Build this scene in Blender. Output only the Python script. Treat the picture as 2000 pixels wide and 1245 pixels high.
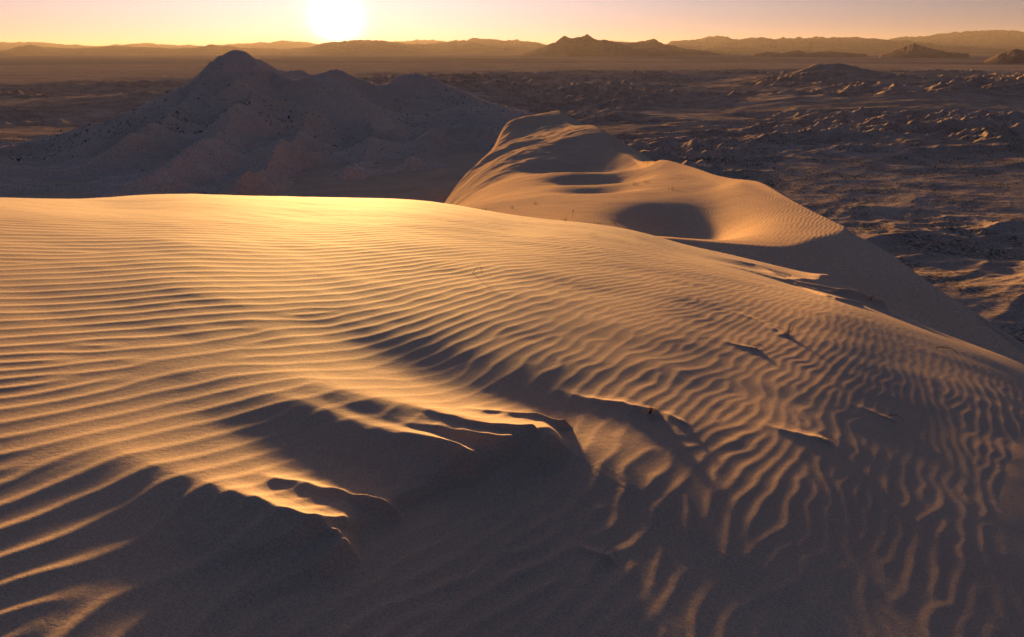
import bpy, math, time
import numpy as np
T0 = time.time()
C = bpy.context
for o in list(bpy.data.objects): bpy.data.objects.remove(o)
scene = C.scene
col = scene.collection

# ------------------------------------------------------------------ camera
W, H, FPX, HORIZON = 2000.0, 1245.0, 1333.3, 100.0
PITCH = math.atan((H / 2 - HORIZON) / FPX)
CP, SP = math.cos(PITCH), math.sin(PITCH)
cam_d = bpy.data.cameras.new('camera'); cam = bpy.data.objects.new('camera', cam_d); col.objects.link(cam)
cam.location = (0, 0, 0); cam.rotation_euler = (math.pi / 2 - PITCH, 0, 0)
cam_d.lens = 24.0; cam_d.sensor_width = 36.0; cam_d.sensor_fit = 'HORIZONTAL'
cam_d.clip_start = 0.05; cam_d.clip_end = 400000
scene.camera = cam

# ------------------------------------------------------------------ light
SUN_EL = math.radians(2.0)
SUN_AZ = math.atan2((660 - 1000) / FPX, CP + SP * (H / 2 - 66) / FPX)      # from +Y towards +X
SUN = (math.sin(SUN_AZ) * math.cos(SUN_EL), math.cos(SUN_AZ) * math.cos(SUN_EL), math.sin(SUN_EL))
EXPOSURE, SKY, SUN_E = 2.15, 0.05, 5.0
scene.view_settings.view_transform = 'Standard'; scene.view_settings.look = 'None'
scene.view_settings.gamma = 1; scene.view_settings.use_curve_mapping = False
scene.view_settings.exposure = EXPOSURE

wd = bpy.data.worlds.new('World'); scene.world = wd; wd.use_nodes = True
nt = wd.node_tree; N = nt.nodes; L = nt.links; N.clear()
out = N.new('ShaderNodeOutputWorld'); bg = N.new('ShaderNodeBackground')
sky = N.new('ShaderNodeTexSky'); sky.sky_type = 'NISHITA'; sky.sun_disc = False
sky.sun_elevation = SUN_EL; sky.sun_rotation = SUN_AZ
sky.air_density = 1.0; sky.dust_density = 0.6; sky.ozone_density = 4.0; sky.altitude = 800
tc = N.new('ShaderNodeTexCoord')
def vm(op, a, b=None):
    n = N.new('ShaderNodeVectorMath'); n.operation = op
    for i, v in enumerate((a, b)):
        if v is None: continue
        if isinstance(v, tuple): n.inputs[i].default_value = v
        else: L.new(v, n.inputs[i])
    return n
def mth(op, a, b=0.0, c=None, nodes=None, links=None):
    nn = nodes or N; ll = links or L
    n = nn.new('ShaderNodeMath'); n.operation = op
    for i, v in enumerate((a, b, c)):
        if v is None: continue
        if isinstance(v, (int, float)): n.inputs[i].default_value = v
        else: ll.new(v, n.inputs[i])
    return n.outputs[0]
dirn = vm('NORMALIZE', tc.outputs['Generated'])
SKY_GAIN = (1.0, 1.0, 1.0)
cosang = vm('DOT_PRODUCT', dirn.outputs[0], SUN).outputs['Value']
ang = mth('ARCCOSINE', mth('MINIMUM', cosang, 0.9999999))
def lobe(amp, width, power, colr):
    g = mth('MULTIPLY', mth('POWER', 2.718282, mth('MULTIPLY', mth('POWER', mth('DIVIDE', ang, width), power), -1.0)), amp)
    n = N.new('ShaderNodeVectorMath'); n.operation = 'SCALE'; n.inputs[0].default_value = colr; L.new(g, n.inputs['Scale'])
    return n.outputs[0]
s0 = N.new('ShaderNodeVectorMath'); s0.operation = 'SCALE'; L.new(sky.outputs[0], s0.inputs[0]); s0.inputs['Scale'].default_value = SKY
acc = vm('MULTIPLY', s0.outputs[0], (0.33, 0.245, 0.36)).outputs[0]     # dust takes the green out of the low sky
# aureole round the sun
LOBES = [(1.0, math.radians(1.15), 1.5, (1.0, 0.92, 0.80)),
         (0.030, math.radians(12.0), 1.0, (1.0, 0.74, 0.42)),
         (0.118, math.radians(30.0), 1.7, (0.96, 0.86, 0.92))]
for a in LOBES: acc = vm('ADD', acc, lobe(*a)).outputs[0]
# dusty band low over the horizon, and the deep blue above
sepz = N.new('ShaderNodeSeparateXYZ'); L.new(dirn.outputs[0], sepz.inputs[0])
zz = mth('MAXIMUM', sepz.outputs[2], 0.0)
towards = mth('POWER', mth('MULTIPLY_ADD', cosang, 0.5, 0.5), 3.0)           # the sky opposite the sun is dim
towards = mth('MULTIPLY_ADD', towards, 0.70, 0.30)
def band(amp, width, power, colr):
    g = mth('MULTIPLY', mth('POWER', 2.718282, mth('MULTIPLY', mth('POWER', mth('DIVIDE', zz, width), power), -1.0)), mth('MULTIPLY', towards, amp))
    n = N.new('ShaderNodeVectorMath'); n.operation = 'SCALE'; n.inputs[0].default_value = colr; L.new(g, n.inputs['Scale'])
    return n.outputs[0]
for a in [(0.040, .20, 2.0, (1.0, 0.79, 0.60)), (0.02, .02, 1.0, (1.0, 0.60, 0.15))]:
    acc = vm('ADD', acc, band(*a)).outputs[0]
acc = vm('ADD', acc, (0.0038, 0.0092, 0.0200)).outputs[0]                       # clear upper air all round
L.new(acc, bg.inputs['Color']); bg.inputs['Strength'].default_value = 1.0
L.new(bg.outputs[0], out.inputs['Surface'])

ld = bpy.data.lights.new('sun', 'SUN'); lo = bpy.data.objects.new('sun', ld); col.objects.link(lo)
ld.energy = SUN_E; ld.angle = math.radians(4.4); ld.color = (1.0, 0.545, 0.17)
from mathutils import Vector
lo.rotation_euler = Vector(SUN).to_track_quat('Z', 'Y').to_euler()

scene.cycles.max_bounces = 4; scene.cycles.diffuse_bounces = 2; scene.cycles.volume_bounces = 0
scene.cycles.use_denoising = True

# ------------------------------------------------------------------ numeric helpers
SS = np.array([math.sin(SUN_AZ), math.cos(SUN_AZ)])
def unproj(px, py, r):
    xc = (px - W / 2) / FPX; yc = (H / 2 - py) / FPX
    d = np.array([xc, CP + SP * yc, -SP + CP * yc]); h = math.hypot(d[0], d[1])
    return d * (r / h)
def project(x, y, z):
    f = y * CP - z * SP; u = y * SP + z * CP
    return W / 2 + FPX * x / f, H / 2 - FPX * u / f
def h2(ix, iy, seed):
    ix = ix.astype(np.int64); iy = iy.astype(np.int64)
    n = (ix * 374761393 + iy * 668265263 + seed * 1442695041) & 0xffffffff
    n = ((n ^ (n >> 13)) * 1274126177) & 0xffffffff
    return ((n ^ (n >> 16)) & 0xffff) / 65535.0
def perlin(x, y, seed=0):
    x = np.asarray(x, float); y = np.asarray(y, float)
    ix = np.floor(x); iy = np.floor(y); fx = x - ix; fy = y - iy
    u = fx * fx * fx * (fx * (fx * 6 - 15) + 10); v = fy * fy * fy * (fy * (fy * 6 - 15) + 10)
    def g(ax, ay):
        a = h2(ix + ax, iy + ay, seed) * 2 * math.pi
        return np.cos(a) * (fx - ax) + np.sin(a) * (fy - ay)
    a = g(0, 0); b = g(1, 0); c = g(0, 1); d = g(1, 1)
    return 1.5 * ((a + (b - a) * u) + ((c + (d - c) * u) - (a + (b - a) * u)) * v)
def fbm(x, y, seed=0, octs=4, gain=0.5, lac=2.03):
    s = 0; a = 1.0
    for k in range(octs):
        s = s + a * perlin(x, y, seed + 17 * k); x = x * lac + 3.7; y = y * lac - 1.3; a *= gain
    return s
def ridged(x, y, seed=0, octs=4, gain=0.5, lac=2.1, sharp=1.0):
    s = 0; a = 1.0
    for k in range(octs):
        s = s + a * np.clip(1 - np.abs(perlin(x, y, seed + 31 * k)) * 1.6, 0, 1) ** sharp; x = x * lac + 5.1; y = y * lac + 2.3; a *= gain
    return s
def sstep(a, b, x):
    t = np.clip((x - a) / (b - a), 0, 1); return t * t * (3 - 2 * t)
def smin(a, b, k):
    h = np.clip(0.5 + 0.5 * (b - a) / k, 0, 1); return b + (a - b) * h - k * h * (1 - h)
def smax(a, b, k): return -smin(-a, -b, k)
class TPS:
    """smooth surface through scattered 3-D points, in (azimuth, log distance)"""
    def __init__(s, pts, off=6.0, lo=3.0, ts=2.2, lam=1e-5, kind='tps'):
        p = np.array(pts, float); s.off, s.lo, s.ts, s.kind = off, lo, ts, kind
        r = np.hypot(p[:, 0], p[:, 1]); s.c = s.uv(p[:, 0], p[:, 1]); q = p[:, 2] / (r + off)
        n = len(p); K = s.k(s.c[:, None, 0] - s.c[None, :, 0], s.c[:, None, 1] - s.c[None, :, 1]) + lam * np.eye(n)
        P = np.c_[np.ones(n), s.c]; M = np.block([[K, P], [P.T, np.zeros((3, 3))]])
        w = np.linalg.solve(M, np.r_[q, 0, 0, 0]); s.w, s.a = w[:n], w[n:]
    def uv(s, x, y): return np.stack([np.arctan2(x, y) * s.ts, np.log(np.hypot(x, y) + s.lo)], -1)
    def k(s, dx, dy):
        d2 = dx * dx + dy * dy + 1e-12
        if s.kind == 'lin': return -np.sqrt(d2)
        return 0.5 * d2 * np.log(d2)
    def __call__(s, x, y):
        x = np.asarray(x, float); y = np.asarray(y, float); sh = x.shape; x = x.ravel(); y = y.ravel()
        o = np.empty(len(x))
        for i in range(0, len(x), 100000):
            c = s.uv(x[i:i + 100000], y[i:i + 100000]); v = s.a[0] + c @ s.a[1:]
            for j in range(len(s.w)): v = v + s.w[j] * s.k(c[:, 0] - s.c[j, 0], c[:, 1] - s.c[j, 1])
            o[i:i + 100000] = v * (np.hypot(x[i:i + 100000], y[i:i + 100000]) + s.off)
        return o.reshape(sh)
def polydist(x, y, P):
    """distance to plan polyline, signed (positive right of it), and arc parameter 0..n-1"""
    best = np.full(x.shape, 1e18); sg = np.ones(x.shape); par = np.zeros(x.shape)
    P = np.asarray(P, float)
    for i in range(len(P) - 1):
        a = P[i]; d = P[i + 1] - a; l2 = d @ d
        tt = ((x - a[0]) * d[0] + (y - a[1]) * d[1]) / l2
        t = np.clip(tt, 0, 1)
        ex = x - a[0] - t * d[0]; ey = y - a[1] - t * d[1]; dd = ex * ex + ey * ey
        m = dd < best
        best = np.where(m, dd, best); sg = np.where(m, np.sign(d[1] * (x - a[0]) - d[0] * (y - a[1])), sg); par = np.where(m, i + t, par)
    return np.sqrt(best) * sg, par
def smooth_poly(P, n=8):
    P = np.asarray(P, float); k = len(P); o = []
    Q = np.vstack([2 * P[0] - P[1], P, 2 * P[-1] - P[-2]])
    for i in range(k - 1):
        p0, p1, p2, p3 = Q[i:i + 4]
        for j in range(n):
            t = j / n
            o.append(0.5 * (2 * p1 + (p2 - p0) * t + (2 * p0 - 5 * p1 + 4 * p2 - p3) * t * t + (3 * p1 - p0 - 3 * p2 + p3) * t ** 3))
    o.append(P[-1]); return np.array(o)
U = unproj

# ------------------------------------------------------------------ foreground dune, base shape
A_pts = [
 (-3, .4, -1.30), (-1.2, .5, -1.47), (0, .5, -1.60), (1.2, .5, -1.82), (3, .4, -2.35), (6, .4, -3.7),
 (-3, 2, -1.22), (-1.2, 2, -1.44), (0, 2, -1.60), (1.2, 2, -1.83), (2.4, 2, -2.15), (4, 2, -2.75), (8, 2.5, -4.9),
 (-6, 3.5, -1.15), (-3, 3.5, -1.25), (-1.2, 3.5, -1.42), (0, 3.5, -1.58), (1.2, 3.5, -1.80), (2.4, 3.5, -2.08), (4, 3.5, -2.60),
 (-6, 6, -1.42), (-3, 6, -1.50), (0, 6, -1.74), (1.5, 6, -1.95), (3, 6, -2.24), (4.5, 6, -2.66), (6.5, 6, -3.50), (10, 6, -5.5),
 (-10, 10, -2.16), (-6, 10, -2.15), (-3, 10, -2.24), (0, 10, -2.47), (2.5, 10, -2.83), (4.2, 9.6, -3.13), (7.2, 9, -4.1), (10, 9.5, -5.6), 
 U(1720, 590, 11.5),
 # crest as seen
 U(-400, 420, 14), U(0, 397, 16), U(300, 387, 17), U(600, 395, 17.5), U(850, 406, 17.5), U(1000, 431, 16.5), U(1120, 445, 16.0), U(1250, 459, 15), U(1400, 492, 13.8), U(1560, 530, 12.6), U(1660, 558, 12),
 # hidden back slope
 (-14, 20, -6.2), (-8, 24, -6.8), (-3, 25, -7.3), (2, 24, -7.4), (5, 20, -6.2), (6.6, 17, -5.3),
 (-16, 34, -12.5), (-6, 38, -14.0), (0, 36, -12.5), (7, 31, -9.8),
 (18, 10, -9.3), (30, 10, -17), (15, -2, -9.3), (24, 0, -14), (2, 32, -10), (10, 30, -10.2), (4, 45, -10.4), (15, 45, -10.6), (25, 60, -10.6), (-16, 60, -20), (0, 70, -12),
]
def WS(w, s_, z): return (w * SS[1] + s_ * SS[0], s_ * SS[1] - w * SS[0], z)
FLK = [(12, -6.1), (16, -8.1), (20, -9.6), (24, -10.7), (28, -11.8), (33, -12.5), (38, -15.6), (44, -19.5)]
for w_, z_ in FLK:
    for s_ in (9, 16, 24): A_pts.append(WS(w_, s_, z_))
def zFar(x, y):
    """the flank right of the crest (it falls straight across the sun's line) and the saddle behind the nose"""
    w = x * SS[1] - y * SS[0]; s_ = x * SS[0] + y * SS[1]
    fw = np.array([[-20, 3], [8, -3.9]] + FLK + [[60, -29.5], [120, -66]], float)
    tt = np.linspace(-20, 120, 1401); ff = np.interp(tt, fw[:, 0], fw[:, 1]); kk_ = np.exp(-np.linspace(-2, 2, 41) ** 2); ff = np.convolve(np.pad(ff, 20, 'edge'), kk_ / kk_.sum(), 'valid')
    f = np.interp(w, tt, ff)
    v = -10.25 - .045 * (w - 18) + .09 * (s_ - 38)
    f = f + .08 * (s_ - 38) + 1.0
    v = v + .12 * perlin(w / 9, s_ / 14, 44)
    return smin(f, v, 1.2)
def hit(px, py, f, r0=0.8, r1=60.0, n=4000):
    r = np.exp(np.linspace(math.log(r0), math.log(r1), n)); d = U(px, py, 1.0)
    x = d[0] * r; y = d[1] * r; z = d[2] * r; g = z - f(x, y)
    i = int(np.argmax(g < 0)) if (g < 0).any() else n - 1
    return np.array([x[i], y[i]])
zA0 = TPS(A_pts, lam=2e-5)
# slope of the sheet towards the sun, at picture points: how squarely (x1000) the low sun meets it
G_X = [-150, 100, 350, 600, 850, 1100, 1350, 1600, 1850, 2100]
G_T = {480: [125, 120, 120, 120, 120, 125, 120, None, None, None],
       550: [100, 95, 92, 90, 85, 85, 85, 90, None, None],
       650: [82, 80, 76, 68, 48, 60, 52, 36, 20, None],
       750: [74, 74, 72, 66, 30, 42, 36, 20, 4, -8],
       860: [60, 58, 56, 52, 40, 24, 14, 0, -12, -24],
       980: [30, 26, 22, 16, 8, 3, -3, -10, -18, -28],
       1150: [2, 0, -4, -5, -6, -9, -13, -17, -22, -30],
       1400: [-8, -8, -8, -8, -10, -14, -17, -20, -24, -30]}
class Sheet:
    """base surface plus a correction integrated back from the crest along the sun's direction"""
    def __init__(s, base): s.base, s.g = base, None; s.ds = .1
    def corr(s, x, y):
        if s.g is None: return 0
        a = x * SS[0] + y * SS[1]; w = x * SS[1] - y * SS[0]
        n0, n1 = s.g.shape
        u = np.clip((a + 6) / s.ds, 0, n0 - 1.001); v = np.clip((w + 20) / s.ds, 0, n1 - 1.001)
        i = u.astype(int); j = v.astype(int); fu = u - i; fv = v - j
        return (s.g[i, j] * (1 - fu) + s.g[i + 1, j] * fu) * (1 - fv) + (s.g[i, j + 1] * (1 - fu) + s.g[i + 1, j + 1] * fu) * fv
    def __call__(s, x, y):
        x = np.asarray(x, float); y = np.asarray(y, float)
        return s.base(x, y) + s.corr(x, y)
    def refit(s, gt):
        P, V = [], []
        for py, row in gt.items():
            for px, g in zip(G_X, row):
                if g is None: continue
                q = hit(px, py, s, .6, 16); e = .05
                xx = np.array([q[0] + e * SS[0], q[0] - e * SS[0]]); yy = np.array([q[1] + e * SS[1], q[1] - e * SS[1]])
                z = s.base(xx, yy); P.append(q); V.append((math.tan(SUN_EL) - g / 1000.) - (z[0] - z[1]) / (2 * e))
        for q in [U(px, 425, 13)[:2] for px in (-400, -100, 200, 500, 800, 1000)] + [U(1200, 450, 12)[:2], U(1400, 480, 10.5)[:2], U(1700, 560, 9)[:2], U(1900, 650, 9)[:2], U(2300, 800, 8)[:2], (8, 3), (8, 0), (-9, 3), (-9, -2), (-10, 8), (-4, 17), (6, 13), (12, 8), (0, -5), (-5, -5), (5, -5), (0, 20), (12, 20), (-12, 18), (-18, 6), (16, 0)]:
            P.append(np.array(q)); V.append(0.0)
        P = np.array(P); V = np.array(V); c = P / 4; n = len(c)
        def K(a, b):
            d2 = ((a[:, None] - b[None]) ** 2).sum(-1) + 1e-12; return .5 * d2 * np.log(d2)
        M = np.block([[K(c, c) + 2e-2 * np.eye(n), np.ones((n, 1))], [np.ones((1, n)), np.zeros((1, 1))]])
        w = np.linalg.solve(M, np.r_[V, 0])
        a = np.arange(-6, 24, s.ds); b = np.arange(-20, 20, s.ds); A_, B_ = np.meshgrid(a, b, indexing='ij')
        X = A_ * SS[0] + B_ * SS[1]; Y = A_ * SS[1] - B_ * SS[0]
        q = np.stack([X.ravel(), Y.ravel()], -1) / 4; D = np.concatenate([K(q[k:k + 20000], c) @ w[:-1] + w[-1] for k in range(0, len(q), 20000)]).reshape(X.shape)
        r = np.hypot(X, Y); D = D * sstep(14.5, 10, r) * sstep(11, 7, np.abs(X)) * sstep(-5, -2, Y)
        s.g = -np.cumsum((D * s.ds)[::-1], 0)[::-1]
zA0 = Sheet(zA0)
for _it in range(3): zA0.refit(G_T)

# ------------------------------------------------------------------ wind carved tongues on the foreground dune
# pixel polyline of the spine, start height, tip height (m), widths: far side and near side (m), cliff softness
TONGUES = [
 # the two broad swells
 ([(420, 700), (600, 748), (760, 800), (900, 842), (1062, 872)], .02, .100, .50, .78, .05),
 ([(380, 735), (540, 780), (690, 825), (810, 868), (920, 912)], .02, .078, .42, .55, .035),
 ([(60, 830), (220, 880), (420, 965), (540, 1015), (668, 1060)], .02, .074, .40, .65, .03),
 # nose on the right of the crest
 ([(1300, 492), (1450, 528), (1560, 558), (1640, 577), (1716, 598)], .01, .13, .50, .35, .05),
 ([(1330, 486), (1480, 520), (1600, 547), (1712, 584)], .01, .12, .50, .4, .05),
]
# sharper fingers that ride on them
FINGERS = [
 ([(1480, 535), (1560, 560), (1650, 580), (1712, 590)], .005, .05, .12, .10, .03),
 ([(1440, 520), (1540, 556), (1620, 582), (1680, 598)], .005, .05, .12, .12, .03),
 ([(880, 800), (930, 803), (1000, 812), (1060, 818), (1104, 824)], .01, .050, .07, .12, .018),
 ([(780, 800), (880, 835), (960, 858), (1042, 868)], .01, .030, .09, .08, .015),
 ([(720, 815), (850, 852), (930, 874), (1000, 888)], .01, .045, .10, .10, .015),
 ([(700, 850), (800, 868), (860, 885), (925, 918)], .005, .045, .09, .14, .015),
 ([(380, 950), (470, 985), (560, 1022), (662, 1057)], .01, .035, .08, .10, .012),
 ([(470, 925), (540, 940), (650, 965), (770, 990)], .005, .055, .08, .12, .015),
 ([(1050, 745), (1150, 775), (1220, 792), (1280, 812)], .006, .04, .09, .14, .02),
 ([(1290, 800), (1335, 830)], .005, .016, .06, .06, .02),
 ([(1470, 820), (1540, 845), (1615, 866)], .002, .020, .09, .10, .02),
 ([(1400, 600), (1480, 628), (1535, 658)], .003, .022, .10, .12, .03),
 ([(1400, 665), (1478, 685)], .002, .018, .08, .08, .02),
 ([(1110, 1055), (1150, 1068), (1190, 1088)], .003, .025, .04, .05, .012),
 ([(1640, 780), (1745, 822)], .0, .012, .08, .08, .02),
]
def tongue_field(x, y):
    S = np.zeros(x.shape); F = np.zeros(x.shape)
    for kind, (pl, h0, h1, wf, wn, cl) in [(0, t) for t in TONGUES] + [(1, t) for t in FINGERS]:
        P = smooth_poly([hit(a, b, zA0) for a, b in pl], 6)
        n = len(P) - 1
        ext = P[-1] + (P[-1] - P[-2]) / np.linalg.norm(P[-1] - P[-2]) * 1.5
        R = 2.5 * max(wf, wn) + .5
        m = (x > P[:, 0].min() - R) & (x < P[:, 0].max() + R) & (y > P[:, 1].min() - R) & (y < P[:, 1].max() + R)
        if not m.any(): continue
        X, Y = x[m], y[m]
        # wobble so the flanks are not ruled
        wx = .06 * wf * 3 * perlin(X * 2.2 / (wf * 3), Y * 2.2 / (wf * 3), 5); wy = .06 * wf * 3 * perlin(X * 2.2 / (wf * 3), Y * 2.2 / (wf * 3), 9)
        d, s = polydist(X + wx, Y + wy, np.vstack([P, ext]))
        s_ = np.clip(s / n, 0, 1)
        hgt = h0 + (h1 - h0) * s_ ** 1.3
        hgt = hgt * sstep(0.01, .35, s_)
        w = np.where(d < 0, wf, wn) * (1.25 - .55 * s_)
        far_ = np.clip(1 - np.abs(d) / (1.35 * w), 0, 1)
        prof = np.where(d < 0, .55 * far_ ** 1.35 + .45 / (1 + (d / (.42 * w)) ** 2) ** 1.3, 1 / (1 + (d / (.42 * w)) ** 2) ** 1.3)
        # beyond the tip: a small cliff
        t = P[-1] - P[-2]; t = t / np.linalg.norm(t)
        over = (X + wx - P[-1][0]) * t[0] + (Y + wy - P[-1][1]) * t[1]
        over = over + np.abs(d) * .45
        cliff = 1 - sstep(-cl * .5, cl * 2.2, over) * (1 - .0 * np.exp(-np.maximum(over, 0) / (3 * wf + .05)))
        v = hgt * prof * cliff * (1 - sstep(.5 * R, .95 * R, np.abs(d)))
        T_ = S if kind == 0 else F
        T_[m] = (T_[m] ** 4 + np.maximum(v, 0) ** 4) ** .25
    return S, F
# troughs: (pixel polyline, depth, width)
TROUGHS = [([(640, 650), (800, 705), (930, 760), (1080, 800)], .04, .34),
           ([(360, 800), (520, 850), (680, 915), (800, 950)], .03, .30),
           ([(1380, 505), (1500, 530), (1650, 566)], .03, .3)]
def trough_field(x, y):
    S = np.zeros(x.shape)
    for pl, dep, w in TROUGHS:
        P = smooth_poly([hit(a, b, zA0) for a, b in pl], 6)
        d, s = polydist(x, y, P); s_ = s / (len(P) - 1)
        S -= dep * np.exp(-(d / w) ** 2) * (.35 + .65 * sstep(0, .5, s_))
    return S
def shelf(x, y):
    """the lower ground in front of the tips: everything past the lip sits lower"""
    P = smooth_poly([hit(a, b, zA0) for a, b in [(-500, 1250), (100, 1180), (420, 1105), (600, 1055), (700, 1010), (780, 962), (880, 920), (990, 890), (1070, 855), (1160, 818), (1280, 772)]], 6)
    d, s = polydist(x, y, P); s_ = s / (len(P) - 1)
    k = sstep(.16, .32, s_) * (1 - sstep(.70, .86, s_))
    wv = .02 * perlin(x * 5, y * 5, 77)
    lip = sstep(-.01, .05, d + wv) * .045
    back = np.exp(-np.maximum(d, 0) / 1.0)
    return -lip * k * back

# ------------------------------------------------------------------ ripples
# pixel x, y, direction of the crests in the picture (deg, + = falling to the right), spacing across them in pixels
RIP = [(60, 450, 2, 4.6), (350, 450, 1, 4.4), (650, 455, 0, 4.4), (900, 460, 1, 4.2), (60, 500, 2, 6.8), (300, 500, 0, 6.6), (550, 500, -3, 6.5), (800, 500, -6, 6.8), (1000, 490, 0, 5.6), (1150, 510, -4, 7),
 (60, 560, 1, 10), (300, 560, -1, 10), (550, 560, -6, 10), (800, 570, -12, 11), (1000, 570, -14, 11), (1200, 560, -16, 10), (1350, 580, -28, 11), (1000, 620, -20, 14),
 (100, 620, 0, 14), (350, 620, -2, 14), (600, 640, -14, 14), (850, 650, -22, 16), (1150, 660, -30, 17), (1350, 680, -42, 18), (1500, 700, -55, 17), (1650, 720, -72, 16), (1500, 620, -45, 12),
 (60, 690, -6, 19), (300, 700, -7, 20), (500, 720, -6, 20), (60, 770, -12, 26), (300, 790, -12, 26), (60, 850, -14, 36), (250, 850, -14, 34),
 (60, 950, -18, 44), (260, 970, -18, 42), (60, 1080, -22, 50), (300, 1080, -26, 50), (60, 1200, -26, 56), (300, 1200, -30, 56), (600, 1170, -38, 54), (800, 1050, -38, 46), (800, 1200, -48, 56),
 (1000, 950, -42, 40), (1000, 1100, -55, 50), (1000, 1220, -60, 55), (1200, 850, -38, 30), (1200, 1000, -58, 42), (1200, 1200, -70, 54), (1350, 900, -60, 34), (1400, 1100, -75, 44), (1400, 1220, -78, 52),
 (1500, 850, -74, 27), (1600, 950, -84, 32), (1600, 1200, -86, 46), (1700, 830, -88, 23), (1750, 1000, -95, 29), (1850, 1150, -100, 34), (1900, 950, -104, 22), (1970, 1150, -106, 28), (1850, 800, -100, 18), (1970, 820, -108, 17)]
def jac(px, py):
    w0 = hit(px, py, zA0, .8, 40); x, y = w0; e = 1e-3 * max(1, np.hypot(x, y))
    def pr(x, y): return np.array(project(x, y, float(zA0(np.array([x]), np.array([y]))[0])))
    return w0, np.c_[(pr(x + e, y) - pr(x - e, y)) / (2 * e), (pr(x, y + e) - pr(x, y - e)) / (2 * e)]
def wrp(x, y):
    r = np.hypot(x, y); s = (r + .5) ** -.45
    return x * s, y * s
def basis(x, y, deg=5):
    a, b = wrp(x, y); a = a / 3; b = b / 3
    return np.stack([a ** i * b ** j for i in range(deg + 1) for j in range(deg + 1 - i) if i + j > 0], -1)
rows, rhs = [], []
for px, py, ag, sp in RIP:
    (x, y), J = jac(px, py)
    t = math.radians(ag); n = np.array([-math.sin(t), math.cos(t)])      # image normal, pointing down the picture
    gimg = n * (2 * math.pi / sp)
    g = gimg @ J                                                       # world gradient of phase
    e = 1e-3
    bx = (basis(np.array([x + e]), np.array([y])) - basis(np.array([x - e]), np.array([y])))[0] / (2 * e)
    by = (basis(np.array([x]), np.array([y + e])) - basis(np.array([x]), np.array([y - e])))[0] / (2 * e)
    w = 1 / np.linalg.norm(g)
    rows += [bx * w, by * w]; rhs += [g[0] * w, g[1] * w]
M = np.array(rows); Rh = np.array(rhs)
coef = np.linalg.solve(M.T @ M + 1e-5 * np.eye(M.shape[1]), M.T @ Rh)
print('ripple fit residual', np.sqrt(np.mean((M @ coef - Rh) ** 2)))
GX0, GX1, GY0, GY1, GS = -17.0, 17.0, -1.0, 21.0, 0.02
gx, gy = np.meshgrid(np.arange(GX0, GX1, GS), np.arange(GY0, GY1, GS))
gr = np.hypot(gx, gy)
(TG, FG_) = tongue_field(gx, gy); TR = trough_field(gx, gy); SH = shelf(gx, gy)
BEND = TG * (gr < 6) * 55
# wiggle by domain warping, stronger towards the middle right
wam = .032 * (0.35 + sstep(-3.5, 2.0, gx)) * (.6 + .05 * gr)
wf = 1.5
wx = wam * fbm(gx * wf * .8, gy * wf, 101, 3); wy = wam * fbm(gx * wf * .8, gy * wf, 202, 3)
wx += .015 * perlin(gx * 5, gy * 5, 303) * (0.4 + sstep(-2, 2, gx)); wy += .015 * perlin(gx * 5, gy * 5, 304)* (0.4 + sstep(-2, 2, gx))
kn = (.003 + .007 * sstep(-3.0, 1.5, gx)) * (1 + .12 * gr)
wx += kn * (np.abs(perlin(gx * 3.1, gy * 1.6, 411)) * 2 - .6); wy += kn * 1.6 * (np.abs(perlin(gx * 2.6 + 9, gy * 2.2, 412)) * 2 - .6)
lx, ly = gx + wx, gy + wy
ph = np.zeros(gx.shape)
k = 0
for i in range(6):
    for j in range(6 - i):
        if i + j == 0: continue
        a_, b_ = wrp(lx, ly); ph += coef[k] * (a_ / 3) ** i * (b_ / 3) ** j; k += 1
ph += BEND
pgy, pgx = np.gradient(ph, GS)
kk = np.hypot(pgx, pgy)
# dislocations in pairs: the forks and dead ends of real ripples
rng = np.random.default_rng(4)
amp = np.ones(gx.shape); dis = np.zeros(gx.shape)
nd = 0
while nd < 230:
    th = rng.uniform(-.75, .85); r = 1.6 + 15 * rng.random() ** 1.6
    x0, y0 = r * math.sin(th), r * math.cos(th)
    if rng.random() > (.35 + .65 * float(sstep(-.5, .4, th))): continue
    i0, j0 = int((y0 - GY0) / GS), int((x0 - GX0) / GS)
    if not (20 < i0 < gx.shape[0] - 20 and 20 < j0 < gx.shape[1] - 20): continue
    gvx, gvy, kv = pgx[i0, j0], pgy[i0, j0], kk[i0, j0]
    tx, ty = -gvy / kv, gvx / kv; sep = rng.uniform(.25, .9) * (1 + .05 * r) * rng.choice([-1, 1]); off = rng.uniform(-.06, .06)
    x1, y1 = x0 + tx * sep + gvx / kv * off, y0 + ty * sep + gvy / kv * off
    R = abs(sep) * 2.6 + .4
    a0, a1 = max(0, int((min(y0, y1) - R - GY0) / GS)), min(gx.shape[0], int((max(y0, y1) + R - GY0) / GS))
    b0, b1 = max(0, int((min(x0, x1) - R - GX0) / GS)), min(gx.shape[1], int((max(x0, x1) + R - GX0) / GS))
    X, Y = gx[a0:a1, b0:b1], gy[a0:a1, b0:b1]
    z = ((X - x0) + 1j * (Y - y0)) / ((X - x1) + 1j * (Y - y1) + 1e-9)
    d0 = np.hypot(X - x0, Y - y0); d1 = np.hypot(X - x1, Y - y1)
    cx, cy = (x0 + x1) / 2, (y0 + y1) / 2
    fade = 1 - sstep(.55, 1.0, np.maximum(np.abs(X - cx), np.abs(Y - cy)) / (R + abs(sep) / 2))
    a = np.angle(z)
    dis[a0:a1, b0:b1] += np.where(np.abs(a) > 0, a, 0) * fade
    lam = 2 * math.pi / kv
    amp[a0:a1, b0:b1] *= (1 - np.exp(-(d0 / (.35 * lam)) ** 2)) * (1 - np.exp(-(d1 / (.35 * lam)) ** 2))
    nd += 1
ph = ph + dis
lam = 2 * math.pi / np.maximum(kk, 3)
lam = np.clip(lam, .05, .5)
cplx = amp * np.exp(1j * ph)
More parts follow.
